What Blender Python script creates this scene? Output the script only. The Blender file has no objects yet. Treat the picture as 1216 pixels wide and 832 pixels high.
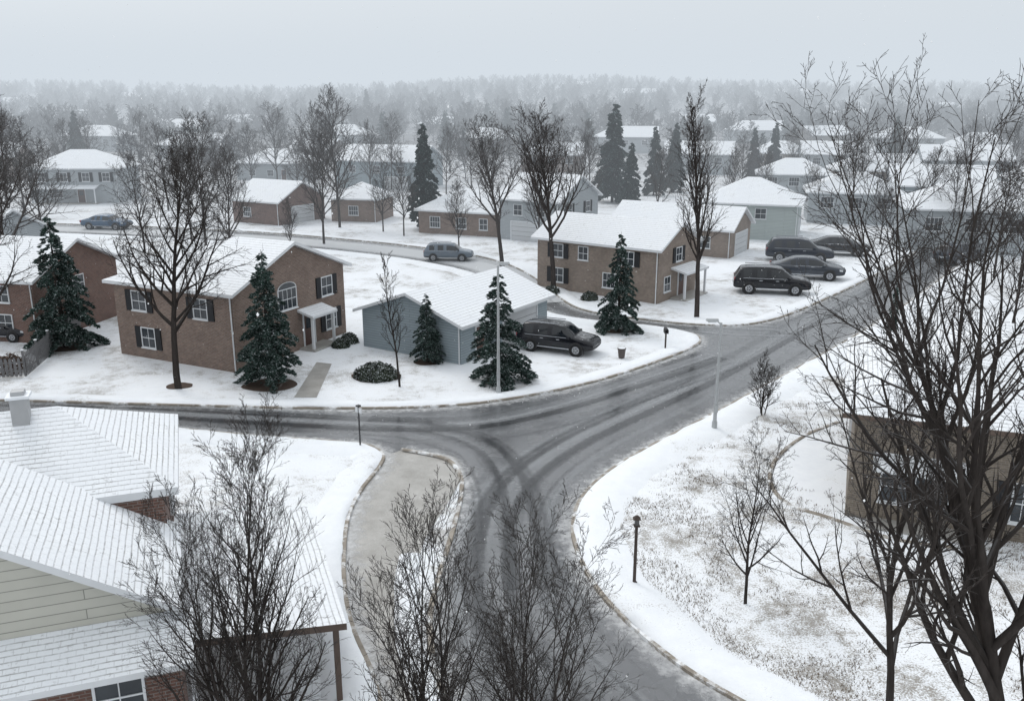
import bpy, bmesh, math, random, time
import numpy as np
from mathutils import Vector, Matrix
from mathutils import noise as mnoise
from mathutils.geometry import tessellate_polygon
T0=time.time()
R_=math.radians
scene=bpy.context.scene
COL=scene.collection
# ------------------------------------------------------------------ survey
CAMH=16.0; FPX=1050.0; PITCH=R_(15.75)
S_,C_=math.sin(PITCH),math.cos(PITCH)
def G(u,v):
    """ground position (m) of a surveyed point of the flat site"""
    x=(u-608)/FPX; yd=(v-416)/FPX
    t=CAMH/(S_+C_*yd)
    return (x*t,(C_-S_*yd)*t)
def hz(x,y):
    t=min(1,max(0,(y-300)/680.0)); s=t*t*(3-2*t)
    return s*(23+4.5*math.sin(x/150+.6)+2.5*math.sin(x/67+1.3)-x*0.004)
# ------------------------------------------------------------------ material helpers
class NT:
    def __init__(s,name):
        s.mat=bpy.data.materials.new(name); s.mat.use_nodes=True
        s.t=s.mat.node_tree; s.t.nodes.clear()
        s.out=s.t.nodes.new('ShaderNodeOutputMaterial')
    def n(s,typ,ins=None,**kw):
        nd=s.t.nodes.new(typ)
        for k,v in kw.items(): setattr(nd,k,v)
        if ins:
            for k,v in ins.items():
                if isinstance(v,bpy.types.NodeSocket): s.t.links.new(v,nd.inputs[k])
                else: nd.inputs[k].default_value=v
        return nd
    def link(s,a,b): s.t.links.new(a,b)
    def noise(s,vec,scale,detail=4,rough=.55,dist=0):
        return s.n('ShaderNodeTexNoise',{'Vector':vec,'Scale':scale,'Detail':detail,'Roughness':rough,'Distortion':dist}).outputs[0]
    def ramp(s,fac,lo,hi,a=0.0,b=1.0):
        return s.n('ShaderNodeMapRange',{'Value':fac,'From Min':lo,'From Max':hi,'To Min':a,'To Max':b},clamp=True).outputs[0]
    def mix(s,f,a,b):
        m=s.t.nodes.new('ShaderNodeMixRGB')
        for k,v in (('Fac',f),('Color1',a),('Color2',b)):
            if isinstance(v,bpy.types.NodeSocket): s.t.links.new(v,m.inputs[k])
            else: m.inputs[k].default_value=(v if k=='Fac' else (*v,1) if len(v)==3 else v)
        return m.outputs[0]
    def math(s,op,a,b=0.0):
        m=s.t.nodes.new('ShaderNodeMath'); m.operation=op
        for i,v in enumerate((a,b)):
            if isinstance(v,bpy.types.NodeSocket): s.t.links.new(v,m.inputs[i])
            else: m.inputs[i].default_value=v
        return m.outputs[0]
    def bsdf(s,color,rough=.8,bump=None,bstr=.3,bdist=.02,**kw):
        p=s.t.nodes.new('ShaderNodeBsdfPrincipled')
        if isinstance(color,bpy.types.NodeSocket): s.link(color,p.inputs['Base Color'])
        else: p.inputs['Base Color'].default_value=(*color,1)
        if isinstance(rough,bpy.types.NodeSocket): s.link(rough,p.inputs['Roughness'])
        else: p.inputs['Roughness'].default_value=rough
        for k,v in kw.items(): p.inputs[k.replace('_',' ')].default_value=v
        if bump is not None:
            b=s.n('ShaderNodeBump',{'Height':bump,'Strength':bstr,'Distance':bdist})
            s.link(b.outputs[0],p.inputs['Normal'])
        s.link(p.outputs[0],s.out.inputs[0]); return p
    def diff(s,color):
        p=s.t.nodes.new('ShaderNodeBsdfDiffuse'); s.link(color,p.inputs[0]); s.link(p.outputs[0],s.out.inputs[0])
    def obj(s): return s.n('ShaderNodeTexCoord').outputs['Object']
    def uv(s): return s.n('ShaderNodeTexCoord').outputs['UV']
    def scale(s,vec,sc): return s.n('ShaderNodeVectorMath',{0:vec,1:sc},operation='MULTIPLY').outputs[0]
    def upz(s):
        g=s.n('ShaderNodeNewGeometry'); return s.n('ShaderNodeSeparateXYZ',{0:g.outputs['Normal']}).outputs[2]
def simple(name,c,rough=.7,var=.15,scale=3,**kw):
    t=NT(name); nz=t.noise(t.obj(),scale)
    col=t.mix(nz,tuple(x*(1-var) for x in c),tuple(min(1,x*(1+var)) for x in c))
    t.bsdf(col,rough,**kw); return t.mat
SNOW=(.84,.87,.90)
def m_roof(name,cover=.5,row=.28,bw=.45,thin=0.0):
    t=NT(name); uv=t.uv()
    wob=t.n('ShaderNodeVectorMath',{0:uv,1:t.scale(t.n('ShaderNodeTexNoise',{'Vector':uv,'Scale':1.2}).outputs['Color'],(.05,.05,.0))},operation='ADD').outputs[0]
    br=t.n('ShaderNodeTexBrick',{'Vector':wob,'Color1':(1,1,1,1),'Color2':(.9,.9,.9,1),'Mortar':(0,0,0,1),'Scale':1.0,'Mortar Size':.016,'Mortar Smooth':.8,'Brick Width':bw,'Row Height':row})
    rows=t.n('ShaderNodeTexBrick',{'Vector':wob,'Color1':(1,1,1,1),'Color2':(1,1,1,1),'Mortar':(0,0,0,1),'Scale':1.0,'Mortar Size':.024,'Mortar Smooth':.6,'Brick Width':60,'Row Height':row})
    big=t.noise(t.obj(),.5,5,.65); fine=t.noise(t.obj(),8,4,.75); st=t.noise(t.scale(uv,(6,.5,1)),1,4,.6)
    l1=t.math('SUBTRACT',1.0,rows.outputs['Color']); l2=t.math('MULTIPLY',t.math('SUBTRACT',1.0,br.outputs['Color']),.5)
    lines=t.math('MAXIMUM',l1,l2)
    lm=t.math('MULTIPLY',lines,t.ramp(t.math('ADD',t.math('MULTIPLY',big,.65),t.math('MULTIPLY',fine,.55)),.42,.78,.08,cover))
    base=t.mix(t.ramp(big,.3,.7),(.75,.78,.82),SNOW)
    sp=t.math('MULTIPLY',t.ramp(t.math('ADD',t.math('MULTIPLY',fine,.65),t.math('MULTIPLY',st,.35)),.56-thin*.06,.66-thin*.06),t.ramp(big,.44-thin*.1,.62,.05,.62))
    f=t.math('MAXIMUM',lm,sp)
    col=t.mix(f,base,(.18,.175,.17))
    t.bsdf(col,.75,bump=t.math('ADD',rows.outputs['Color'],t.math('MULTIPLY',fine,.8)),bstr=.45,bdist=.03); return t.mat
def m_brick(name,c1,c2,mort):
    t=NT(name); uv=t.uv()
    br=t.n('ShaderNodeTexBrick',{'Vector':uv,'Color1':(*c1,1),'Color2':(*c2,1),'Mortar':(*mort,1),'Scale':1.0,'Mortar Size':.012,'Brick Width':.26,'Row Height':.09,'Bias':-.1})
    nz=t.noise(t.obj(),.9,5); n2=t.noise(t.obj(),9,3)
    col=t.mix(t.ramp(nz,.3,.75,.0,.45),br.outputs['Color'],tuple(x*.5 for x in c1))
    col=t.mix(t.ramp(n2,.5,.8,0,.45),col,tuple(min(1,x*1.6) for x in c2))
    t.bsdf(col,.85,bump=br.outputs['Fac'],bstr=-.4,bdist=.01); return t.mat
def m_siding(name,c,row=.17):
    t=NT(name); uv=t.uv()
    br=t.n('ShaderNodeTexBrick',{'Vector':uv,'Color1':(*c,1),'Color2':(*[x*.93 for x in c],1),'Mortar':(*[x*.45 for x in c],1),'Scale':1.0,'Mortar Size':.014,'Mortar Smooth':.3,'Brick Width':4.2,'Row Height':row})
    nz=t.noise(t.obj(),1.3,5)
    col=t.mix(t.ramp(nz,.35,.8,0,.3),br.outputs['Color'],tuple(x*.7 for x in c))
    t.bsdf(col,.6,bump=br.outputs['Fac'],bstr=-.5,bdist=.02); return t.mat
ROOF=m_roof('snowy_shingles',.85,.28,.45,.3); ROOFN=m_roof('snowy_shingles_near',.85,.17,.33,.25); ROOFT=m_roof('thin_snow_shingles',.95,.2,.36,1.0)
BRICK=m_brick('brown_brick',(.150,.097,.075),(.235,.162,.128),(.26,.245,.225))
BRICK2=m_brick('tan_brick',(.19,.142,.113),(.265,.208,.168),(.29,.275,.255))
BRICK3=m_brick('red_brick',(.115,.058,.044),(.175,.092,.07),(.22,.205,.19))
SIDG=m_siding('grey_blue_siding',(.28,.335,.365)); SIDL=m_siding('light_siding',(.36,.39,.41)); SIDC=m_siding('cream_siding',(.5,.495,.44),.26)
STUC=m_brick('taupe_brick',(.15,.125,.10),(.22,.185,.145),(.24,.215,.19))
TRIM=simple('white_trim',(.64,.66,.68),.5,.08); TRIMD=simple('brown_fascia',(.10,.07,.055),.6,.2)
t=NT('window_glass'); t.bsdf(t.mix(t.noise(t.obj(),.8),(.012,.015,.02),(.06,.07,.08)),.12,Specular_IOR_Level=.5); GLASS=t.mat
SHUT=simple('dark_shutter',(.010,.011,.014),.7); DOOR=simple('door_paint',(.09,.05,.04),.5); GAR=simple('garage_door',(.5,.515,.53),.5,.06)
def m_snow(name,grass,gcol=(.15,.135,.115),far=False,scale=1.0,amax=.75):
    t=NT(name); o=t.obj()
    big=t.noise(o,.22*scale,5,.6); mid=t.noise(o,1.6*scale,5,.65); fine=t.noise(o,16,4,.75)
    v=t.math('ADD',t.math('ADD',t.math('MULTIPLY',big,.8),t.math('MULTIPLY',mid,.5)),t.math('MULTIPLY',fine,.9))
    f=t.ramp(v,1.18-grass*.2,1.34-grass*.2,0,amax)
    base=t.mix(t.ramp(mid,.3,.7),(.77,.80,.84),SNOW)
    col=t.mix(f,base,t.mix(t.ramp(fine,.35,.65),gcol,tuple(x*1.7 for x in gcol)))
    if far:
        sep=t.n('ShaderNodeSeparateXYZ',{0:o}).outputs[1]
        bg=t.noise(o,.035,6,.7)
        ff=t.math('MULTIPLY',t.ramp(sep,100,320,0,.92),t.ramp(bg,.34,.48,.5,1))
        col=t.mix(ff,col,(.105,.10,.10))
    t.bsdf(col,.8,bump=t.math('ADD',mid,t.math('MULTIPLY',fine,.5)),bstr=.5,bdist=.06); return t.mat
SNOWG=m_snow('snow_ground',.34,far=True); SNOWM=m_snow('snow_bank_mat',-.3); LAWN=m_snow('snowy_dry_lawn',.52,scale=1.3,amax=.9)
def m_bark(name,c,snow=.35):
    t=NT(name); nz=t.noise(t.scale(t.obj(),(1,1,.25)),9,3)
    col=t.mix(nz,tuple(x*.5 for x in c),tuple(x*1.5 for x in c))
    f=t.ramp(t.upz(),.45,.9,0,snow)
    t.diff(t.mix(f,col,(.7,.73,.76))); return t.mat
BARK=m_bark('dark_bark',(.046,.040,.037),.14); BARKM=m_bark('bark_midground',(.062,.054,.051),.18)
t=NT('bark_far'); t.diff(t.mix(t.ramp(t.noise(t.obj(),.06,2),.35,.65),(.05,.048,.051),(.09,.083,.081))); BARKF=t.mat
def m_needles(name,c,snow):
    t=NT(name); o=t.obj()
    nz=t.noise(o,1.3,4); n2=t.noise(o,11,2)
    col=t.mix(t.ramp(nz,.3,.7),tuple(x*.45 for x in c),tuple(x*1.35 for x in c))
    f=t.math('MULTIPLY',t.ramp(n2,.50,.68,0,snow),t.ramp(t.upz(),.0,.6,.25,1))
    t.diff(t.mix(f,col,(.7,.75,.78))); return t.mat
NEED=m_needles('pine_needles',(.036,.062,.052),.6); NEEDF=m_needles('pine_needles_far',(.030,.048,.045),.35)
t=NT('wet_asphalt'); o=t.obj()
b=t.noise(o,.12,5,.6,.6); m=t.noise(o,.8,4,.55); f=t.noise(o,38,3,.7)
col=t.mix(t.ramp(b,.35,.65),(.105,.110,.117),(.155,.16,.168))
col=t.mix(t.ramp(m,.45,.75,0,.4),col,(.19,.196,.203))
col=t.mix(t.ramp(f,.55,.78,0,.35),col,(.33,.335,.34))
t.bsdf(col,t.ramp(m,.3,.7,.12,.36),bump=f,bstr=.14,bdist=.005); ASPH=t.mat
t=NT('concrete_walk'); o=t.obj(); m=t.noise(o,.8,5,.65); f=t.noise(o,25,3)
col=t.mix(t.ramp(m,.35,.7),(.27,.26,.24),(.42,.41,.39)); col=t.mix(t.ramp(f,.5,.75,0,.45),col,(.6,.62,.63))
t.bsdf(col,.4,bump=f,bstr=.2,bdist=.01); CONC=t.mat
t=NT('kerb_concrete'); o=t.obj(); col=t.mix(t.ramp(t.noise(o,2,4),.3,.7),(.20,.175,.145),(.32,.29,.25)); col=t.mix(t.ramp(t.noise(o,1.1,5,.7),.50,.62,0,.8),col,SNOW); t.bsdf(col,.8); KERB=t.mat
MULCH=simple('mulch',(.075,.052,.04),.95,.5,8)
def m_slush(name,ax,ay,lo,hi,amax,c=(.42,.44,.46),rough=.6,wid=(1.6,2.9),seedv=0):
    t=NT(name); uv=t.uv()
    n1=t.n('ShaderNodeTexNoise',{'Vector':t.n('ShaderNodeVectorMath',{0:t.scale(uv,(ax,ay,1)),1:(seedv,seedv,seedv)},operation='ADD').outputs[0],'Scale':1,'Detail':1.5,'Roughness':.4}).outputs[0]; n2=t.noise(t.obj(),2.0,5,.7)
    a=t.ramp(t.math('ADD',t.math('MULTIPLY',n1,.86),t.math('MULTIPLY',n2,.14)),lo,hi,0,amax)
    x=t.n('ShaderNodeSeparateXYZ',{0:uv}).outputs[0]
    e=t.n('ShaderNodeMapRange',{'Value':t.math('ABSOLUTE',x),'From Min':wid[0],'From Max':wid[1],'To Min':1,'To Max':0},clamp=True).outputs[0]
    a=t.math('MULTIPLY',a,e)
    p=t.bsdf(c,rough); tr=t.n('ShaderNodeBsdfTransparent'); mx=t.n('ShaderNodeMixShader',{0:a,1:tr.outputs[0],2:p.outputs[0]})
    t.link(mx.outputs[0],t.out.inputs[0]); return t.mat
TRACK=m_slush('slush_tracks',1.3,.012,.48,.66,.42,(.42,.44,.46),.5,(1.5,3.2)); TRACKD=m_slush('wet_tyre_tracks',1.7,.012,.48,.60,.6,(.055,.058,.063),.12,(1.2,2.4),7.3)
BACKS=m_slush('packed_snow_street',.6,.05,.2,.4,.8,(.6,.62,.64))
t=NT('gutter_slush'); uv=t.uv(); x=t.n('ShaderNodeSeparateXYZ',{0:uv}).outputs[0]
a=t.math('ADD',t.ramp(x,0,.9,.66,-.3),t.ramp(t.noise(t.obj(),2.4,5,.7),.3,.7,-.35,.5))
p=t.bsdf((.6,.61,.62),.7); tr=t.n('ShaderNodeBsdfTransparent')
aa=t.n('ShaderNodeClamp',{0:a}).outputs[0]
t.link(t.n('ShaderNodeMixShader',{0:aa,1:tr.outputs[0],2:p.outputs[0]}).outputs[0],t.out.inputs[0]); GUT=t.mat
# ------------------------------------------------------------------ mesh helpers
def empty(name,loc=(0,0,0),rz=0):
    e=bpy.data.objects.new(name,None); e.empty_display_size=.5; e.location=loc; e.rotation_euler=(0,0,rz); COL.objects.link(e); return e
def addobj(name,me,parent=None,loc=None,rz=0):
    o=bpy.data.objects.new(name,me); COL.objects.link(o)
    if parent: o.parent=parent
    if loc: o.location=loc
    if rz: o.rotation_euler=(0,0,rz)
    return o
class MB:
    def __init__(s): s.v=[];s.f=[];s.m=[]
    def poly(s,pts,m=0):
        i=len(s.v); s.v+= [tuple(p) for p in pts]; s.f.append(tuple(range(i,i+len(pts)))); s.m.append(m)
    def hexa(s,c,m=0):
        i=len(s.v); s.v+=[tuple(p) for p in c]
        for q in ((0,3,2,1),(4,5,6,7),(0,1,5,4),(1,2,6,5),(2,3,7,6),(3,0,4,7)):
            s.f.append(tuple(i+k for k in q)); s.m.append(m)
    def box(s,x0,x1,y0,y1,z0,z1,m=0):
        s.hexa([(x0,y0,z0),(x1,y0,z0),(x1,y1,z0),(x0,y1,z0),(x0,y0,z1),(x1,y0,z1),(x1,y1,z1),(x0,y1,z1)],m)
    def fbox(s,fr,a0,a1,z0,z1,o0,o1,m=0):
        O,Rr,N=fr
        def P(a,o_,z): return (O[0]+Rr[0]*a+N[0]*o_,O[1]+Rr[1]*a+N[1]*o_,z)
        s.hexa([P(a0,o1,z0),P(a1,o1,z0),P(a1,o0,z0),P(a0,o0,z0),P(a0,o1,z1),P(a1,o1,z1),P(a1,o0,z1),P(a0,o0,z1)],m)
    def cyl(s,p0,p1,r0,r1,k=12,m=0,caps=True):
        p0=Vector(p0);p1=Vector(p1);d=(p1-p0).normalized()
        a=d.orthogonal().normalized(); b=d.cross(a); i=len(s.v)
        for p,r in ((p0,r0),(p1,r1)):
            for j in range(k):
                t=2*math.pi*j/k; s.v.append(tuple(p+a*math.cos(t)*r+b*math.sin(t)*r))
        for j in range(k):
            s.f.append((i+j,i+(j+1)%k,i+k+(j+1)%k,i+k+j)); s.m.append(m)
        if caps:
            s.f.append(tuple(i+j for j in range(k))[::-1]); s.m.append(m)
            s.f.append(tuple(i+k+j for j in range(k))); s.m.append(m)
    def slab(s,pts,faces,th,mt,ms):
        i=len(s.v); n=len(pts)
        s.v+=[tuple(p) for p in pts]; s.v+=[(p[0],p[1],p[2]-th) for p in pts]
        ed={}
        for f in faces:
            s.f.append(tuple(i+k for k in f)); s.m.append(mt)
            s.f.append(tuple(i+n+k for k in f[::-1])); s.m.append(ms)
            for a,b in zip(f,f[1:]+f[:1]): ed[(a,b)]=1
        for (a,b) in ed:
            if (b,a) not in ed:
                s.f.append((i+a,i+n+a,i+n+b,i+b)); s.m.append(ms)
    def mesh(s,name,mats,smooth=False):
        me=bpy.data.meshes.new(name); me.from_pydata(s.v,[],s.f)
        for m in mats: me.materials.append(m)
        me.polygons.foreach_set('material_index',s.m)
        if smooth: me.polygons.foreach_set('use_smooth',[True]*len(s.f))
        uvl=me.uv_layers.new(name='UVMap'); Z=Vector((0,0,1))
        for p in me.polygons:
            n=p.normal
            tt=Z.cross(n) if abs(n.z)<.999 else Vector((1,0,0))
            tt.normalize(); bb=n.cross(tt)
            for li in p.loop_indices:
                co=me.vertices[me.loops[li].vertex_index].co
                uvl.data[li].uv=(co.dot(tt),co.dot(bb))
        me.update(); return me
    def obj(s,name,mats,parent=None,smooth=False):
        return addobj(name,s.mesh(name,mats,smooth),parent)
def np_mesh(name,V,Fq,mat,smooth=False):
    me=bpy.data.meshes.new(name); k=Fq.shape[1]
    me.vertices.add(len(V)); me.vertices.foreach_set('co',V.astype(np.float32).ravel())
    me.loops.add(Fq.size); me.loops.foreach_set('vertex_index',Fq.astype(np.int32).ravel())
    me.polygons.add(len(Fq)); me.polygons.foreach_set('loop_start',np.arange(0,Fq.size,k,dtype=np.int32))
    if smooth: me.polygons.foreach_set('use_smooth',np.ones(len(Fq),dtype=bool))
    me.materials.append(mat); me.update(calc_edges=True); return me
def seg_arrays(segs,k,flat=False):
    A=np.array(segs,dtype=np.float64); p0=A[:,0:3];p1=A[:,3:6];r0=A[:,6];r1=A[:,7]
    d=p1-p0; L=np.linalg.norm(d,axis=1,keepdims=True)+1e-9; d/=L
    ref=np.where(np.abs(d[:,2:3])<.9,np.array([[0,0,1.]]),np.array([[1.,0,0]]))
    a=np.cross(d,ref); a/=np.linalg.norm(a,axis=1,keepdims=True)+1e-9; b=np.cross(d,a)
    if flat:
        w=np.random.default_rng(len(A)).uniform(0,math.pi,len(A)); a=a*np.cos(w)[:,None]+b*np.sin(w)[:,None]
        V=np.stack([p0-a*r0[:,None],p0+a*r0[:,None],p1+a*r1[:,None],p1-a*r1[:,None]],1).reshape(-1,3)
        return V,np.arange(len(V)).reshape(-1,4)
    th=np.arange(k)*2*math.pi/k
    ring=a[:,None,:]*np.cos(th)[None,:,None]+b[:,None,:]*np.sin(th)[None,:,None]
    v0=p0[:,None,:]+ring*r0[:,None,None]; v1=p1[:,None,:]+ring*r1[:,None,None]
    V=np.concatenate([v0,v1],axis=1).reshape(-1,3)
    j=np.arange(k); jn=(j+1)%k
    q=np.stack([j,jn,jn+k,j+k],axis=1)
    Fq=(np.arange(len(A))[:,None,None]*2*k+q[None]).reshape(-1,4)
    return V,Fq
def grow(seed,h,r0,n1=20,base=.25,ang=(28,55),l1=.42,levels=4,nk=(6,5,3),rmin=.006,up=(.0,.10,.06,.03,.02),wob=(.05,.13,.2,.25,.3),lean=(0,0),stems=1,ratio=.55,taper=.5):
    rnd=random.Random(seed); segs=[]; NS=(12,7,4,3,2); U=rnd.uniform
    def nrm(x,y,z):
        l=math.sqrt(x*x+y*y+z*z)+1e-9; return x/l,y/l,z/l
    def br(p,d,L,r,lev):
        ns=NS[lev]; st=L/ns; nodes=[]; w=wob[lev]
        x,y,z=p; dx,dy,dz=d; ra=r
        for i in range(ns):
            dx,dy,dz=nrm(dx+U(-w,w),dy+U(-w,w),dz+U(-w,w)*.6+up[lev])
            x2,y2,z2=x+dx*st,y+dy*st,z+dz*st; t=(i+1)/ns
            rb=max(rmin*.7,r*(1-t*(.93 if lev==0 else .8)))
            segs.append((x,y,z,x2+dx*ra*.15,y2+dy*ra*.15,z2+dz*ra*.15,ra,rb))
            nodes.append((x,y,z,x2,y2,z2,dx,dy,dz,ra,rb)); x,y,z,ra=x2,y2,z2,rb
        if lev>=levels: return
        n=n1 if lev==0 else nk[lev-1]
        bs=base if lev==0 else .18
        for c in range(n):
            t=bs+(1-bs)*((c+U(.1,.9))/n)
            fi=min(ns-1e-4,t*ns); i=int(fi); q=fi-i; nd=nodes[i]
            px=nd[0]+(nd[3]-nd[0])*q; py=nd[1]+(nd[4]-nd[1])*q; pz=nd[2]+(nd[5]-nd[2])*q
            rr=nd[9]+(nd[10]-nd[9])*q
            d0=Vector(nd[6:9]); o1=d0.orthogonal().normalized(); o2=d0.cross(o1)
            phi=U(0,6.283) if lev else c*2.4+U(-.5,.5); a=R_(U(*ang))*(1.0 if lev else 1.15-.45*t)
            dd=d0*math.cos(a)+(o1*math.cos(phi)+o2*math.sin(phi))*math.sin(a)
            if lev==0: Lc=h*l1*(1-taper*(t-bs)/(1-bs)*1.2)*U(.7,1.15)
            else: Lc=L*ratio*(1-.45*t)*U(.65,1.2)
            rc=max(rmin,min(rr*.72,Lc*.019+.002))
            br((px,py,pz),(dd.x,dd.y,dd.z),Lc,rc,lev+1)
    for s in range(stems):
        if stems==1: br((0,0,-.2),nrm(lean[0],lean[1],1),h,r0,0)
        else:
            a=6.283*s/stems+U(-.4,.4); br((math.cos(a)*.1,math.sin(a)*.1,-.2),nrm(math.cos(a)*.16+lean[0],math.sin(a)*.16+lean[1],1),h*U(.82,1.03),r0*U(.7,1),0)
    zm=sorted(s[5] for s in segs)[int(len(segs)*.997)]; k=h/zm
    return [tuple(c*k for c in s[:6])+(s[6],s[7]) for s in segs]
def bare_tree(x,y,segs=None,me=None,mat=None,k=4,rz=0,sc=1,name='bare_tree',z=0):
    if me is None:
        V,Fq=seg_arrays(segs,k); me=np_mesh(name,V,Fq,mat or BARK,True)
    o=addobj(name,me,None,(x,y,z),rz); o.scale=(sc,sc,sc); return o
occ=[]
# ------------------------------------------------------------------ ground
xs=np.unique(np.concatenate([np.linspace(-2600,-400,16),np.linspace(-400,400,41),np.linspace(400,2600,16)]))
ys=np.unique(np.concatenate([np.linspace(-400,280,15),np.linspace(280,1100,41),np.linspace(1100,3300,12)]))
V=np.array([(x,y,hz(x,y)) for y in ys for x in xs]); nx=len(xs)
Fq=np.array([(j*nx+i,j*nx+i+1,(j+1)*nx+i+1,(j+1)*nx+i) for j in range(len(ys)-1) for i in range(nx-1)])
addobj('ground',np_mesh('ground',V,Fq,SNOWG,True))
# ------------------------------------------------------------------ curves
def smooth(pts,n=6):
    P=[Vector((p[0],p[1],0)) for p in pts]; out=[]
    for i in range(len(P)-1):
        p0=P[max(0,i-1)];p1=P[i];p2=P[i+1];p3=P[min(len(P)-1,i+2)]
        for k in range(n):
            t=k/n; q=.5*((2*p1)+(p2-p0)*t+(2*p0-5*p1+4*p2-p3)*t*t+(3*p1-p0-3*p2+p3)*t**3); out.append((q.x,q.y))
    out.append((P[-1].x,P[-1].y)); return out
def gp(l,n=6): return smooth([G(*p) for p in l],n)
def sheet(name,pts,z,mat,parent=None):
    tri=tessellate_polygon([[Vector((p[0],p[1],0)) for p in pts]])
    me=bpy.data.meshes.new(name); fs=[]
    for a,b,c in tri:
        A,B,Cc=pts[a],pts[b],pts[c]
        if (B[0]-A[0])*(Cc[1]-A[1])-(B[1]-A[1])*(Cc[0]-A[0])<0: b,c=c,b
        fs.append((a,b,c))
    me.from_pydata([(p[0],p[1],z) for p in pts],[],fs); me.materials.append(mat); me.update(); return addobj(name,me,parent)
def ribbon(name,pts,prof,mat,side=1,parent=None,jit=0,sm=True):
    vs=[];n=len(prof);L=0; us=[]
    for i,p in enumerate(pts):
        a=pts[max(0,i-1)];b=pts[min(len(pts)-1,i+1)]
        dx,dy=b[0]-a[0],b[1]-a[1]; l=math.hypot(dx,dy)+1e-9; nxx,nyy=dy/l*side,-dx/l*side
        if i: L+=math.hypot(p[0]-pts[i-1][0],p[1]-pts[i-1][1])
        for j,(o_,z) in enumerate(prof):
            jj=jit*mnoise.noise((p[0]*.7,p[1]*.7,j*3.1)) if 0<j else 0
            vs.append((p[0]+nxx*(o_+jj),p[1]+nyy*(o_+jj),z+(jj*.12 if 0<j<n-1 else 0))); us.append((o_,L))
    fs=[]
    for i in range(len(pts)-1):
        for j in range(n-1):
            q=(i*n+j,i*n+j+1,(i+1)*n+j+1,(i+1)*n+j)
            fs.append(q[::-1] if side<0 else q)
    me=bpy.data.meshes.new(name); me.from_pydata(vs,[],fs); me.materials.append(mat)
    uvl=me.uv_layers.new(name='UVMap')
    for l in me.loops: uvl.data[l.index].uv=us[l.vertex_index]
    if sm: me.polygons.foreach_set('use_smooth',[True]*len(fs))
    me.update(); return addobj(name,me,parent)
Rp=gp([(960,880),(870,832),(805,792),(748,745),(706,700),(683,655),(678,622),(690,590),(722,560),(770,531),(830,500),(890,468),(945,438),(1010,402),(1075,362),(1125,325),(1165,295),(1195,268)])
Ip=gp([(-300,473),(0,477),(150,481),(350,486),(500,485),(600,476),(700,456),(780,431),(822,414),(833,405),(822,397),(780,389),(700,381),(650,371),(612,350),(570,328),(520,315),(440,303),(300,290),(120,280),(-150,270)])
Up=gp([(-150,260),(120,268),(300,276),(440,288),(540,300),(600,314),(640,335),(670,359),(700,371),(760,380),(820,386),(880,387),(930,377),(985,354),(1035,330),(1085,302),(1115,280),(1140,258)])
Lp=gp([(-300,505),(0,502),(185,508),(300,518),(400,525),(440,530),(457,541),(452,556),(430,585),(415,620),(411,680),(420,740),(445,800),(462,860),(480,900)])
Ep=gp([(478,534),(530,545),(549,565),(550,590),(541,630),(526,680),(514,735),(520,790),(545,860),(570,900)])
iL=min(range(len(Lp)),key=lambda i:math.hypot(Lp[i][0]-G(457,541)[0],Lp[i][1]-G(457,541)[1]))
road=empty('road')
poly=Rp+Up[::-1]+Ip[::-1]+Lp[:iL+1]+Ep
sheet('carriageway',poly,.006,ASPH,road)
path=empty('pavement')
Sp=gp([(478,534),(540,543),(548,565),(530,600),(505,640),(492,690),(492,740),(505,800),(530,860),(550,900)])
sheet('concrete_walk',Lp[iL:]+Sp[::-1],.012,CONC,path)
kerb=empty('kerb')
KP=[(0,.0),(0.01,.12),(.15,.125),(.2,.05)]
def orient_side(pp,inside):
    i=min(range(1,len(pp)-1),key=lambda i:(pp[i][0]-inside[0])**2+(pp[i][1]-inside[1])**2)
    a,b=pp[i-1],pp[i+1]; dx,dy=b[0]-a[0],b[1]-a[1]
    return -1 if (dy*(inside[0]-pp[i][0])-dx*(inside[1]-pp[i][1]))>0 else 1
bank=empty('snow_bank')
for nm,pp,ins in (('right',Rp,G(640,600)),('island',Ip,G(600,500)),('upper',Up,G(760,384)),('left',Lp,G(350,500)),('walk',Ep,G(600,640))):
    sd=orient_side(pp,ins)
    ribbon('kerb_'+nm,pp,KP,KERB,sd,kerb,sm=False)
    if nm!='walk':
        wd=1.35 if nm=='right' else 1.0
        ribbon('bank_'+nm,pp,[(.13,.10),(.24,.19),(.65*wd,.23),(1.15*wd,.14),(1.6*wd,-.03)],SNOWM,sd,bank,jit=.28)
    ribbon('gutter_'+nm,pp,[(0.0,.016),(1.0,.016)],GUT,-sd,road)
ribbon('bank_walk',gp([(497,660),(492,700),(496,750),(510,800),(538,860)]),[(-.1,.0),(.0,.14),(.35,.16),(.62,.10),(.7,-.01)],SNOWM,1,bank,jit=.1)
cm=gp([(760,900),(700,832),(640,770),(608,700),(608,630),(632,575),(690,530),(770,490),(850,452),(930,408),(1010,360),(1080,322),(1130,288)])
ribbon('slush_main',cm,[(x,.02) for x in (-3.2,-1.5,0,1.5,3.2)],TRACK,1,road); ribbon('tyres_main',cm,[(x,.026) for x in (-2.4,-1.3,0,1.3,2.4)],TRACKD,1,road)
cl=gp([(-250,489),(0,490),(150,494),(350,505),(470,510),(580,506),(680,484),(780,452),(860,425)])
ribbon('slush_side',cl,[(x,.032) for x in (-2.2,-1,0,1,2.2)],TRACK,1,road); ribbon('tyres_side',cl,[(x,.038) for x in (-2,-1,0,1,2)],TRACKD,1,road)
cx=gp([(430,505),(500,512),(560,532),(590,570),(600,620),(610,700)])
ribbon('tyres_turn',cx,[(x,.044) for x in (-2,-.9,0,.9,2)],TRACKD,1,road)
cb=gp([(640,352),(700,376),(780,384),(860,392),(930,395)])
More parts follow.
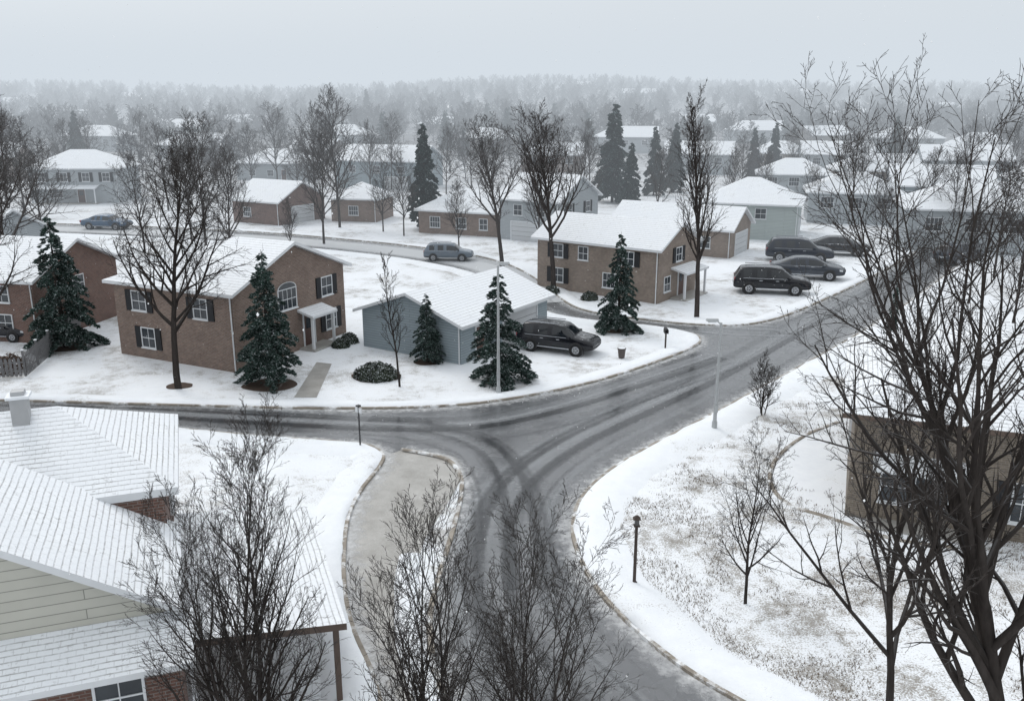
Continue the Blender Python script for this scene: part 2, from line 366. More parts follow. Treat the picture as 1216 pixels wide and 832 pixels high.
ribbon('tyres_back',cb,[(x,.032) for x in (-1.8,-.9,0,.9,1.8)],TRACK,1,road)
ribbon('packed_snow_back',gp([(-150,265),(120,274),(300,283),(440,295),(530,307),(590,321),(625,342),(650,360)]),[(x,.05) for x in (-3.2,0,3.2)],BACKS,1,road)
iR=min(range(len(Rp)),key=lambda i:math.hypot(Rp[i][0]-G(945,438)[0],Rp[i][1]-G(945,438)[1]))
lawn_poly=Rp[:iR]+[G(1100,450),G(1500,520),(30,20),(14,14)]
sheet('lawn',lawn_poly,.005,LAWN)
gpth=empty('garden_path')
gpp=gp([(1000,500),(955,518),(922,545),(915,572),(935,598),(985,615),(1060,640),(1130,650)])
ribbon('edging',gpp,[(-.10,0),(-.08,.06),(.08,.06),(.10,0)],KERB,1,gpth)
sheet('path_snow',gpp+[G(1130,600),G(1050,560)],.011,SNOWM,gpth)
sheet('front_walk',[G(349,472),G(376,472),G(394,432),G(376,430)],.012,CONC,path)
# ------------------------------------------------------------------ houses
def roof_pts(w,d,h,o,p,th,hipL,hipR):
    X=w/2+o; Y=d/2+o; ze=h+th-o*p; zr=h+th+d/2*p
    xl=-X+(Y if hipL else 0); xr=X-(Y if hipR else 0)
    if xl>xr: xl=xr=(xl+xr)/2
    pts=[(-X,-Y,ze),(X,-Y,ze),(X,Y,ze),(-X,Y,ze),(xl,0,zr),(xr,0,zr)]
    fs=[[0,1,5,4],[2,3,4,5]]
    if hipL: fs.append([3,0,4])
    if hipR: fs.append([1,2,5])
    return pts,fs
def opening(mb,fr,kind,s,z,w,h):
    B=lambda a0,a1,z0,z1,o0,o1,m: mb.fbox(fr,a0,a1,z0,z1,o0,o1,m)
    l,r=s-w/2,s+w/2
    if kind in('win','shut','arch'):
        B(l,r,z,z+h,-.05,.025,1); e=.065
        B(l-e,l,z-.02,z+h+e,-.05,.07,0);B(r,r+e,z-.02,z+h+e,-.05,.07,0);B(l,r,z+h,z+h+e,-.05,.068,0)
        B(l-e-.05,r+e+.05,z-.09,z-.02,-.05,.13,0); B(l,r,z-.02,z+.03,-.05,.06,0)
        B(l,r,z+h/2-.022,z+h/2+.022,.02,.055,0)
        nm=1 if w<1.3 else 3
        for i in range(nm):
            a=l+w*(i+1)/(nm+1); B(a-.014,a+.014,z+.03,z+h/2-.022,.02,.045,0); B(a-.014,a+.014,z+h/2+.022,z+h,.02,.045,0)
        if kind=='shut':
            B(l-e-.50,l-e-.02,z-.08,z+h+.08,-.05,.08,2);B(r+e+.02,r+e+.50,z-.08,z+h+.08,-.05,.08,2)
        if kind=='arch':
            O,Rr,N=fr; n=12
            for rad,of,m in ((w/2+e,.06,0),(w/2-.02,.075,1)):
                pts=[(O[0]+Rr[0]*(s+rad*math.cos(math.pi*i/n))+N[0]*of,O[1]+Rr[1]*(s+rad*math.cos(math.pi*i/n))+N[1]*of,z+h+e+rad*.45*math.sin(math.pi*i/n)) for i in range(n+1)]
                mb.poly(pts,m)
    elif kind=='door':
        B(l,r,z,z+h,-.05,.03,3); B(l-.1,l,z,z+h+.1,-.05,.08,0);B(r,r+.1,z,z+h+.1,-.05,.08,0);B(l,r,z+h,z+h+.1,-.05,.078,0)
        B(s-w*.28,s+w*.28,z+h*.55,z+h*.88,.02,.04,1)
    elif kind=='garage':
        n=4
        for i in range(n): B(l,r,z+h*i/n+.015,z+h*(i+1)/n-.015,-.05,.03,4)
        B(l,r,z,z+h,-.05,.012,2)
        B(l-.12,l,z,z+h+.12,-.05,.08,0);B(r,r+.12,z,z+h+.12,-.05,.08,0);B(l,r,z+h,z+h+.12,-.05,.078,0)
def house(name,fr_corner,az,w,d,h,wall,axis='x',hips=(0,0),pitch=.45,ops=(),o=.45,th=.2,z=0,chim=None,roof=ROOF,trim=TRIM,extra=None):
    a=R_(az); xd=(math.cos(a),math.sin(a)); yd=(-math.sin(a),math.cos(a))
    cx=fr_corner[0]-xd[0]*w/2+yd[0]*d/2; cy=fr_corner[1]-xd[1]*w/2+yd[1]*d/2
    occ.append((cx,cy,max(w,d)*.72))
    e=empty(name,(cx,cy,z),a)
    mb=MB(); pk=h+(d/2 if axis=='x' else w/2)*pitch-.03
    X,Y=w/2,d/2; b=-.4
    fL=[(-X,Y,b),(-X,-Y,b),(-X,-Y,h),(-X,Y,h)]; fR=[(X,-Y,b),(X,Y,b),(X,Y,h),(X,-Y,h)]
    fF=[(-X,-Y,b),(X,-Y,b),(X,-Y,h),(-X,-Y,h)]; fB=[(X,Y,b),(-X,Y,b),(-X,Y,h),(X,Y,h)]
    if axis=='x':
        if not hips[0]: fL=fL[:3]+[(-X,0,pk)]+fL[3:]
        if not hips[1]: fR=fR[:3]+[(X,0,pk)]+fR[3:]
    else:
        if not hips[0]: fF=fF[:3]+[(0,-Y,pk)]+fF[3:]
        if not hips[1]: fB=fB[:3]+[(0,Y,pk)]+fB[3:]
    for f in (fL,fR,fF,fB): mb.poly(f)
    mb.obj('walls',[wall],e)
    mb=MB()
    if axis=='x': pts,fs=roof_pts(w,d,h,o,pitch,th,*hips)
    else:
        pts,fs=roof_pts(d,w,h,o,pitch,th,*hips); pts=[(-p[1],p[0],p[2]) for p in pts]
    mb.slab(pts,fs,th,0,1)
    if chim:
        cxx,cyy,ct=chim; mb.box(cxx-.35,cxx+.35,cyy-.35,cyy+.35,h,ct,2); mb.box(cxx-.42,cxx+.42,cyy-.42,cyy+.42,ct,ct+.12,0)
    mb.obj('roof',[roof,trim,BRICK],e)
    FR={'F':((0,-Y),(1,0),(0,-1)),'R':((X,0),(0,1),(1,0)),'L':((-X,0),(0,-1),(-1,0)),'B':((0,Y),(-1,0),(0,1))}
    mb=MB()
    for op in ops: opening(mb,FR[op[0]],*op[1:])
    mb.cyl((X-.12,-Y-.07,0),(X-.12,-Y-.07,h-.1),.045,.045,8,0)
    mb.obj('openings',[TRIM,GLASS,SHUT,DOOR,GAR],e)
    if extra: extra(e,FR)
    return e
def porch(fr_key,s,w,dep,zt,posts=True):
    def f(e,FR):
        fr=FR[fr_key]; O,Rr,N=fr; mb=MB()
        P=lambda a,o_,z:(O[0]+Rr[0]*a+N[0]*o_,O[1]+Rr[1]*a+N[1]*o_,z)
        mb.slab([P(s-w/2,dep,zt-.35),P(s+w/2,dep,zt-.35),P(s+w/2,0.01,zt),P(s-w/2,.01,zt)],[[0,1,2,3]],.16,0,1)
        if posts:
            for a in (s-w/2+.2,s+w/2-.2): mb.fbox(fr,a-.08,a+.08,0,zt-.49,dep-.32,dep-.16,1)
        mb.fbox(fr,s-w/2,s+w/2,0,.14,.01,dep,2)
        mb.obj('porch',[ROOF,TRIM,CONC],e)
    return f
def h1x(e,FR):
    porch('R',1.6,2.6,1.3,2.75)(e,FR)
    mb=MB()
    for i in range(4): mb.box(-7.4+i*.32,-7.08+i*.32,-3.2,-1.9,0,.18*(i+1)-.02,0)
    mb.box(-6.12,-5.02,-3.2,-1.9,0,.78,0)
    for i in range(7):
        x=-7.3+i*.36; zz=.18*min(4,i+1); mb.box(x,x+.05,-3.25,-3.2,zz*.5,zz+.9,1)
    mb.hexa([(-7.3,-3.26,1.05),(-5.1,-3.26,1.75),(-5.1,-3.2,1.75),(-7.3,-3.2,1.05),(-7.3,-3.26,1.12),(-5.1,-3.26,1.82),(-5.1,-3.2,1.82),(-7.3,-3.2,1.12)],1)
    mb.obj('side_steps',[KERB,SHUT],e)
house('brick_house',G(283,443),-26,10,11,4.95,BRICK,'x',(1,0),.40,
  [('F','shut',-2.8,3.15,1.15,1.2),('F','shut',2.4,3.15,1.05,1.2),('F','shut',-2.3,.75,1.1,1.25),
   ('R','arch',-.6,3.0,1.7,1.3),('R','shut',3.5,3.15,1.1,1.25),('R','shut',3.8,.75,1.1,1.3),('R','door',1.4,.14,1.05,2.1),('R','win',-2.8,.9,1.2,1.3)],extra=h1x)
house('grey_garage',G(548,433),-33,8.2,10.5,2.55,SIDG,'y',(0,0),.36,
  [('R','garage',1.6,0,4.2,2.15),('R','door',-3.2,.05,.95,2.05)])
house('brick_house',G(780,361),-37,12,7,4.5,BRICK2,'x',(0,0),.48,
  [('F','shut',-3.8,2.9,1.0,1.1),('F','win',-1.2,2.9,.9,1.1),('F','shut',3.2,2.9,1.0,1.1),('F','shut',-3.8,.7,1.1,1.2),('F','win',1.6,.8,1.5,1.2),
   ('R','shut',0,3.1,1.0,1.1),('R','door',.6,.14,1.0,2.05),('R','win',-1.9,.8,1.0,1.2)],extra=porch('R',.8,4.2,1.5,2.7))
house('brick_house',G(593,282),-22,11,8,3.0,BRICK,'x',(1,0),.55,[('F','win',-3.2,.8,1.3,1.3),('F','win',.4,.8,1.3,1.3),('F','win',3.4,.8,1,1.3),('R','win',0,.8,1.6,1.3)])
house('suburban_house',G(663,290),-32,8,10,4.9,SIDL,'x',(0,0),.5,[('F','win',-1.5,3,1.1,1.2),('F','win',1.6,3,1.1,1.2),('F','garage',-.6,0,3.6,2.2),('R','shut',-2.4,3.1,1,1.2),('R','shut',2.2,3.1,1,1.2),('R','win',2,.8,1.6,1.3),('R','door',-1,.1,1,2.1)],extra=porch('R',0,7,1.6,2.7))
house('brick_house',G(866,307),-30,13.5,7.5,3.0,BRICK2,'x',(0,0),.5,[('R','garage',0.2,0,4.4,2.3),('F','win',-3.5,.9,1.4,1.2),('F','win',.5,.9,1.4,1.2),('F','win',4,.9,1.1,1.2)])
SIDP=m_siding('pale_green_siding',(.38,.43,.42)); SIDB=m_siding('brown_siding',(.17,.15,.135))
house('suburban_house',G(945,287),-20,11.5,10,4.3,SIDP,'x',(1,1),.5,[('F','win',-3,2.5,1.2,1.2),('F','win',1.5,2.5,1.2,1.2),('R','garage',-1,0,4.2,2.2),('R','win',3,1,1.2,1.2)])
house('brick_house',G(332,268),-30,8.5,9,3.1,BRICK3,'x',(0,0),.5,[('F','win',-1.5,.9,1.3,1.2),('R','garage',0,0,4.2,2.2)])
house('brick_house',G(447,264),-12,6.5,7,3.2,BRICK,'x',(1,1),.5,[('F','win',0,.9,1.3,1.2)])
house('suburban_house',G(362,215),-10,15,10,3.6,SIDL,'x',(1,1),.5,[('F','win',-4,.9,1.3,1.2),('F','win',0,.9,1.3,1.2),('F','door',3,.1,1,2.1)])
house('suburban_house',G(497,226),-18,17,12,5.2,SIDG,'x',(0,0),.42,[('F','win',-5,3,1.3,1.2),('F','win',0,3,1.3,1.2),('F','win',5,3,1.3,1.2),('F','garage',4,0,4.6,2.3),('R','win',0,3,1.5,1.2)])
house('suburban_house',G(143,241),3,14,10,5.6,SIDL,'x',(1,1),.5,[('F','shut',-5,3.5,1.1,1.3),('F','shut',-1.5,3.5,1.1,1.3),('F','shut',2,3.5,1.1,1.3),('F','shut',5.2,3.5,1.1,1.3),('F','win',-3,.9,2,1.3),('F','door',1,.1,1.1,2.1)],extra=porch('F',-1,10,2,2.9))
house('brick_house',G(48,408),-12,11,9,4.4,BRICK3,'x',(0,0),.45,[('F','win',3,2.8,1.1,1.1),('R','win',0,2.8,1.1,1.1),('F','win',3,.8,1.1,1.1)])
house('suburban_house',G(-20,345),-10,12,9,4.4,SIDL,'x',(0,0),.45,[('F','win',3,2.8,1.1,1.1)])
rr=random.Random(5)
for (u,v,az,w,d,h,mt,hp) in [(258,190,-15,20,12,4,SIDL,(1,0)),(868,208,-15,15,10,4.5,SIDL,(0,0)),(960,203,-18,14,10,4,BRICK2,(1,1)),(1035,208,-12,15,10,4.5,SIDL,(0,0)),
    (1070,268,-15,12,9,4.2,SIDL,(1,1)),(1175,262,-20,13,10,4.5,SIDG,(0,0)),(1230,305,-15,13,10,4.8,SIDL,(1,0)),(1090,232,-10,14,10,4.2,BRICK2,(1,0)),(985,236,-14,12,9,4,SIDL,(1,1)),
    (1200,222,-12,16,10,5,SIDL,(0,0)),(690,205,-8,14,10,4,BRICK,(1,0)),(20,215,5,16,10,5,BRICK,(1,0)),(440,178,0,18,12,5,SIDL,(1,1)),(780,182,-8,20,12,5,SIDL,(1,0)),
    (140,180,-10,20,12,5,SIDL,(1,1)),(1120,184,-10,20,12,5,SIDL,(1,1)),(-120,240,0,14,10,5,SIDL,(0,0)),(1330,260,-20,14,10,5,SIDL,(1,1)),(930,172,-14,22,13,5,SIDL,(1,0)),
    (600,184,-20,16,11,5,SIDB,(1,1)),(1010,178,20,16,11,5,SIDB,(0,0)),(1200,196,-28,16,11,5,BRICK2,(1,1)),(240,168,-6,20,12,5,SIDP,(0,0)),(390,196,-28,13,9,4,SIDB,(0,0))]:
    x,y=G(u,v)
    house('suburban_house',(x,y),az,w,d,h,mt,'x',hp,.5,[('F','win',-w*.3,h*.5,1.6,1.4),('F','win',0,h*.5,1.6,1.4),('F','win',w*.3,h*.5,1.6,1.4)],z=hz(x,y))
for (u,Y,w) in [(190,760,26),(775,700,30),(950,780,34),(430,620,26),(120,500,22),(640,480,22),(1010,480,22),(840,420,20),(1130,560,26),(40,640,26),(330,430,20),(540,400,18),(1180,440,22),(700,860,30)]:
    x=(u-608)/FPX*Y; house('suburban_house',(x,Y),rr.uniform(-45,35),w,12,4.5,rr.choice((SIDL,SIDB,BRICK2)),'x',(rr.choice((0,1)),rr.choice((0,1))),.5,[('F','win',-5,2,2.0,1.5),('F','win',5,2,2.0,1.5)],z=hz(x,Y))
FLx,FLy=G(1003,612); a=R_(-21)
house('brick_house',(FLx+math.cos(a)*14,FLy+math.sin(a)*14),-21,14,11,4.5,STUC,'x',(1,1),.45,
  [('F','win',-4.6,.9,2.4,1.3),('F','shut',-.6,.8,1.3,1.5),('F','door',2.2,.1,1.1,2.1),('F','garage',5,0,2.6,2.3),('L','win',0,1,1.6,1.4)],roof=ROOFT,trim=TRIMD,extra=porch('F',-4.4,3.6,.9,2.9,False),o=.5)
# ---------------- foreground left house
az=R_(20); fh=empty('suburban_house',(-8.0,18.9,0),az)
mb=MB()
zE=4.2; p=.62; wX=-9.4; ridge=zE+4.7*p
mb.poly([(wX+.35,.35,0),(-.35,.35,0),(-.35,.35,3.9),(wX+.35,.35,3.9)],0)
mb.poly([(-.35,.35,0),(-.35,10.4,0),(-.35,10.4,5.3),(-.35,4.4,5.3),(-.35,4.4,4.05),(-.35,.35,4.05)],0)
mb.poly([(-.35,10.4,0),(-14,10.4,0),(-14,10.4,5.3),(-.35,10.4,5.3)],0)
mb.poly([(-.35,4.4,3.8),(-.35,4.4,5.35),(-14,4.4,5.35),(-14,4.4,3.8)][::-1],0)
mb.poly([(-14,10.4,0),(-14,4.4,0),(-14,4.4,5.3),(-14,10.4,5.3)],0)
mb.poly([(wX+.35,4.4,0),(wX+.35,.35,0),(wX+.35,.35,4.1),(wX+.35,4.4,4.1)],0)
mb.poly([(wX,-.75,0),(-.1,-.75,0),(-.1,-.75,3.3),(wX,-.75,3.3)],0); mb.poly([(-.1,-.75,0),(-.1,.4,0),(-.1,.4,3.75),(-.1,-.75,3.3)],0)
mb.obj('walls',[BRICK3],fh)
mb=MB(); mb.poly([(wX+.35,.345,3.85),(-.35,.345,3.85),(-.35,.345,4.15),(-4.7,.345,ridge-.25),(wX+.35,.345,4.15)],0); mb.obj('gable_siding',[SIDC],fh)
mb=MB()
mb.slab([(0,0,zE),(0,4.7,zE),(-4.7,4.7,ridge),(-4.7,0,ridge),(wX,0,zE),(wX,4.7,zE)],[[0,1,2,3],[3,2,5,4]],.2,0,1)
X0,X1,Y0,Y1,ze,zr=-14.4,.05,4.35,10.8,5.5,7.25; hh=(Y1-Y0)/2
mb.slab([(X0,Y0,ze),(X1,Y0,ze),(X1,Y1,ze),(X0,Y1,ze),(X0+hh,Y0+hh,zr),(X1-hh,Y0+hh,zr)],[[0,1,5,4],[2,3,4,5],[3,0,4],[1,2,5]],.22,0,1)
mb.slab([(wX-.2,-1.2,3.45),(.25,-1.2,3.45),(.25,.34,4.0),(wX-.2,.34,4.0)],[[0,1,2,3]],.16,0,1)
mb.obj('roof',[ROOFN,TRIM],fh)
mb=MB(); mb.slab([(-.3,.4,3.05),(4,.5,2.6),(4,8,2.6),(-.3,8,3.05)],[[0,1,2,3]],.2,0,1)
for yy in (.7,4.2,7.7): mb.box(3.65,3.8,yy-.07,yy+.07,0,2.42,1)
mb.obj('carport',[ROOFN,TRIMD],fh)
mb=MB(); fr=((-4.7,-.75),(1,0),(0,-1))
for s in (3.2,0,-3.2): opening(mb,fr,'win',s,2.1,1.0,1.05)
opening(mb,((-.35,6),(0,1),(1,0)),'win',1.5,3.6,1.0,1.0)
mb.cyl((.12,-.85,0),(.12,-.85,3.2),.05,.05,8,0)
mb.obj('openings',[TRIM,GLASS,SHUT,DOOR,GAR],fh)
mb=MB(); mb.box(-4.3,-3.85,7.0,7.45,6.6,7.75,0); mb.box(-4.38,-3.77,6.92,7.53,7.75,7.83,1); mb.box(-4.25,-3.9,7.05,7.4,7.83,7.95,0); mb.obj('chimney',[simple('vent_metal',(.4,.41,.42),.5),SNOWM],fh)
occ.append((-12,24,10)); occ.append((FLx+7,FLy+5,9))
# ------------------------------------------------------------------ cars
def paint(name,c):
    t=NT(name); f=t.math('MULTIPLY',t.ramp(t.upz(),.88,.99),t.ramp(t.noise(t.obj(),3,5,.7),.5,.66,0,.3))
    t.bsdf(t.mix(f,c,(.75,.78,.8)),.2,Metallic=.1,Coat_Weight=.25,Specular_IOR_Level=.4); return t.mat
PBLK=paint('black_paint',(.006,.007,.011)); PGRY=paint('slate_paint',(.03,.037,.05)); PBLU=paint('mid_blue_paint',(.04,.085,.15)); PSIL=paint('silver_blue_paint',(.12,.15,.185)); PBL2=paint('dark_blue_paint',(.008,.013,.025))
t=NT('car_glass'); t.bsdf((.010,.013,.017),.05,Specular_IOR_Level=.6); CGL=t.mat
TYRE=simple('tyre_rubber',(.014,.014,.015),.9); RIM=simple('alloy_rim',(.35,.36,.38),.35,Metallic=.8); LAMPW=simple('headlamp',(.6,.63,.66),.15); LAMPR=simple('tail_lamp',(.25,.01,.012),.25); BLKP=simple('black_plastic',(.015,.015,.016),.6); CHR=simple('chrome_strip',(.45,.47,.5),.25,.05,Metallic=.7)
def car(name,x,y,az,pm,kind='suv',sc=1.0,z=0):
    e=empty(name,(x,y,z+.02),R_(az)); e.scale=(sc,sc,sc)
    if kind=='suv':
        st=[(-2.42,.48,.80,.84,.74,.74,.66),(-2.38,.36,.98,1.04,.86,.86,.74),(-2.28,.32,1.06,1.14,.92,.90,.76),(-2.02,.30,1.08,1.60,.94,.92,.68),(-1.90,.29,1.08,1.67,.94,.92,.68),
            (-1.20,.28,1.07,1.71,.94,.93,.70),(-1.08,.28,1.07,1.715,.94,.93,.70),(-.28,.28,1.06,1.72,.94,.93,.71),(-.18,.28,1.06,1.72,.94,.93,.71),(.45,.28,1.05,1.68,.94,.93,.70),
            (.62,.28,1.05,1.62,.94,.93,.68),(1.22,.28,1.06,1.14,.94,.92,.74),(1.35,.28,1.05,1.11,.94,.92,.76),(2.0,.30,.98,1.03,.93,.89,.74),(2.28,.33,.90,.95,.89,.84,.70),(2.40,.38,.74,.80,.80,.76,.62),(2.44,.5,.66,.70,.7,.66,.56)]
        gl=((4,5),(6,7),(8,9)); ws=(10,11); rs=(2,3); wx=1.42; wr=.37
    else:
        st=[(-2.38,.45,.75,.80,.74,.74,.66),(-2.34,.34,.90,.95,.85,.84,.74),(-2.1,.28,.96,1.01,.89,.87,.76),(-1.75,.26,.98,1.05,.9,.88,.74),(-1.05,.25,.98,1.38,.9,.89,.62),
            (-.75,.25,.97,1.43,.9,.89,.63),(-.62,.25,.97,1.44,.9,.89,.64),(-.12,.25,.96,1.46,.9,.89,.65),(-.03,.25,.96,1.46,.9,.89,.65),(.45,.25,.95,1.43,.9,.89,.64),
            (.62,.25,.95,1.38,.9,.89,.62),(1.30,.25,.95,1.0,.9,.88,.72),(1.42,.25,.94,.98,.9,.88,.74),(2.0,.28,.86,.90,.88,.85,.72),(2.25,.31,.78,.82,.84,.8,.68),(2.36,.36,.66,.7,.76,.72,.6),(2.40,.46,.58,.62,.68,.64,.54)]
        gl=((4,5),(6,7),(8,9)); ws=(10,11); rs=(3,4); wx=1.4; wr=.34
    vs=[];fs=[];ms=[]; n=12
    for (sx,zb,zl,zt,wl,wb,wt) in st:
        half=[(wl*.86,zb),(wl,zb+.14),(wl+.015,(zb+zl)/2+.05),(wb,zl),(wt+.02,zt-.05),(wt*.78,zt)]
        ring=half+[(-a,b) for a,b in half[::-1]]
        for a,b in ring: vs.append((sx,a,b+(.02 if b==zt else 0)))
    for i in range(len(st)-1):
        for j in range(n):
            q=(i*n+j,i*n+(j+1)%n,(i+1)*n+(j+1)%n,(i+1)*n+j)
            m=0
            if j in(3,7):
                if any(i==g[0] for g in gl) or i in (9,10): m=1
                if kind=='suv' and i==3: m=0
            if j in(4,5,6) and (i==ws[0] or i==rs[0]): m=1
            if j in(11,0,10): m=2
            fs.append(q); ms.append(m)
    fs.append(tuple(range(n))[::-1]); ms.append(0); k=(len(st)-1)*n; fs.append(tuple(k+j for j in range(n))); ms.append(2)
    me=bpy.data.meshes.new('body'); me.from_pydata(vs,[],fs)
    for m in (pm,CGL,BLKP): me.materials.append(m)
    me.polygons.foreach_set('material_index',ms); me.polygons.foreach_set('use_smooth',[True]*len(fs)); me.update()
    bm=bmesh.new(); bm.from_mesh(me); bmesh.ops.recalc_face_normals(bm,faces=bm.faces); bm.to_mesh(me); bm.free()
    b=addobj('body',me,e); sm=b.modifiers.new('s','SUBSURF'); sm.levels=2; sm.render_levels=2
    mb=MB()
    W=st[8][4]
    for sx in (-wx,wx):
        for sy in (-1,1):
            mb.cyl((sx,sy*(W-.25),wr+.02),(sx,sy*(W+.012),wr+.02),wr+.07,wr+.07,24,2)
            mb.cyl((sx,sy*(W-.22),wr),(sx,sy*(W+.03),wr),wr,wr-.02,24,0)
            mb.cyl((sx,sy*(W),wr),(sx,sy*(W+.04),wr),wr*.64,wr*.60,20,1)
            for q in range(5):
                a=q*1.2566; mb.cyl((sx+math.cos(a)*wr*.3,sy*(W+.044),wr+math.sin(a)*wr*.3),(sx+math.cos(a)*wr*.3,sy*(W+.046),wr+math.sin(a)*wr*.3),wr*.12,wr*.12,6,2)
    mb.obj('wheels',[TYRE,RIM,BLKP],e)
    mb=MB(); zf=st[13][2]; zbelt=st[7][2]
    for sy in (-1,1):
        mb.hexa([(2.08,sy*.60,zf-.24),(2.36,sy*.55,zf-.24),(2.22,sy*.84,zf-.22),(2.0,sy*.88,zf-.2),(2.05,sy*.60,zf-.1),(2.31,sy*.55,zf-.12),(2.18,sy*.83,zf-.1),(1.98,sy*.87,zf-.08)],0)
        mb.box(-2.38,-2.2,min(sy*.62,sy*.86),max(sy*.62,sy*.86),zf-.14,zf+.06,1)
        xm=st[10][0]+.35; mb.box(xm-.1,xm+.1,min(sy*.95,sy*1.12),max(sy*.95,sy*1.12),1.02 if kind=='suv' else .95,1.16 if kind=='suv' else 1.07,3)
        if kind=='suv': mb.box(-1.7,.2,min(sy*.60,sy*.64),max(sy*.60,sy*.64),1.735,1.78,4)
        mb.box(-1.8,.9,min(sy*(W-.06),sy*(W-.005)),max(sy*(W-.06),sy*(W-.005)),zbelt-.035,zbelt-.01,4)
        mb.box(-1.0,1.0,min(sy*(W+.0),sy*(W+.02)),max(sy*(W+.0),sy*(W+.02)),.37,.42,4)
        for dx in (-.72,.3): mb.box(dx-.1,dx+.1,min(sy*(W+.0),sy*(W+.022)),max(sy*(W+.0),sy*(W+.022)),.88,.915,4)
    mb.box(2.36,2.425,-.45,.45,.55,.72,2); mb.box(2.40,2.445,-.4,.4,.60,.63,4); mb.box(-2.44,-2.40,-.26,.26,.62,.74,0)
    mb.obj('trim',[LAMPW,LAMPR,BLKP,pm,CHR],e)
    occ.append((x,y,3)); return e
car('parked_suv',3.1,56.8,-24,PBLK,'suv',1.12)
x,y=G(533,309); car('parked_wagon',x,y,-4,PSIL,'suv',1.05)
x,y=G(915,347); car('parked_suv',x,y,-12,PBLK,'suv',1.34)
x,y=G(957,330); car('parked_car',x,y,-14,PGRY,'sedan',1.4)
x,y=G(948,310); car('parked_suv',x,y,-14,PBL2,'suv',1.4)
x,y=G(994,302); car('parked_car',x,y,-16,PBLK,'sedan',1.35)
x,y=G(128,272); car('parked_car',x,y,-8,PBLU,'sedan',1.3)
x,y=G(2,402); car('parked_car',x,y,-5,PBLK,'sedan',1.05)
x,y=G(1138,312); car('parked_suv',x,y,30,PGRY,'suv',1.2)
# ------------------------------------------------------------------ street furniture
METL=simple('galvanised_steel',(.42,.44,.45),.45,Metallic=.2); METD=simple('dark_metal',(.035,.035,.038),.5); WOODD=simple('dark_timber',(.06,.045,.038),.85)
def lamp(u,v,h,arm):
    x,y=G(u,v); e=empty('street_lamp',(x,y,0)); mb=MB()
    mb.cyl((0,0,0),(0,0,.5),.14,.13,12,0); mb.cyl((0,0,.5),(0,0,h),.095,.06,12,0)
    s=-1 if arm<0 else 1; arm=abs(arm)
    mb.cyl((0,0,h-.08),(s*arm,0,h+.12),.035,.03,8,0)
    mb.hexa([(s*(arm-.1),-.11,h+.06),(s*(arm+.5),-.14,h+.10),(s*(arm+.5),.14,h+.10),(s*(arm-.1),.11,h+.06),(s*(arm-.1),-.08,h+.2),(s*(arm+.45),-.09,h+.2),(s*(arm+.45),.09,h+.2),(s*(arm-.1),.08,h+.2)],0)
    mb.box(min(s*arm,s*(arm+.4)),max(s*arm,s*(arm+.4)),-.09,.09,h+.03,h+.07,1)
    mb.box(-.1,.1,-.13,-.09,1.0,1.4,0)
    mb.obj('pole_and_head',[METL,LAMPW],e)
lamp(592,469,7.4,.15); lamp(848,511,5.6,-.25)
x,y=G(428,533); e=empty('street_sign',(x,y,0),R_(50)); mb=MB(); mb.cyl((0,0,0),(0,0,2.15),.04,.035,8,0); mb.box(-.02,.02,-.22,.22,1.85,2.1,1); mb.box(-.09,.09,-.09,.09,2.15,2.22,0); mb.obj('post_and_plate',[METD,TRIM],e)
x,y=G(753,695); e=empty('garden_lamp_post',(x,y,0)); mb=MB(); mb.cyl((0,0,0),(0,0,.15),.11,.1,10,0); mb.cyl((0,0,.15),(0,0,2.25),.06,.055,10,0)
mb.box(-.10,.10,-.10,.10,2.25,2.30,0); mb.box(-.075,.075,-.075,.075,2.30,2.52,1); mb.hexa([(-.13,-.13,2.52),(.13,-.13,2.52),(.13,.13,2.52),(-.13,.13,2.52),(-.03,-.03,2.64),(.03,-.03,2.64),(.03,.03,2.64),(-.03,.03,2.64)],0); mb.obj('post_and_lantern',[WOODD,simple('lantern_glass',(.1,.1,.1),.2)],e)
x,y=G(738,425); e=empty('rubbish_bin',(x,y,0)); mb=MB(); mb.cyl((0,0,0.05),(0,0,.62),.2,.26,14,0); mb.cyl((0,0,.62),(0,0,.68),.29,.27,14,0); mb.cyl((0,0,.68),(0,0,.72),.24,.1,14,1); mb.obj('bin',[simple('bin_brown',(.09,.075,.07),.7),SNOWM],e)
x,y=G(1060,425); e=empty('utility_box',(x,y,0)); mb=MB(); mb.box(-.5,.5,-.4,.4,0,1.6,0); mb.box(-.55,.55,-.45,.45,1.6,1.7,1); mb.obj('cabinet',[simple('green_cabinet',(.05,.09,.07),.6),SNOWM],e)
for (u,v) in ((806,346),(790,413)):
    x,y=G(u,v); e=empty('mailbox',(x,y,0)); mb=MB(); mb.box(-.05,.05,-.05,.05,0,1.05,0); mb.box(-.13,.13,-.28,.28,1.05,1.27,1); mb.cyl((0,-.28,1.27),(0,.28,1.27),.13,.13,10,1); mb.obj('box_and_post',[WOODD,METD],e)
WW=simple('weathered_wood',(.15,.15,.155),.85,.3)
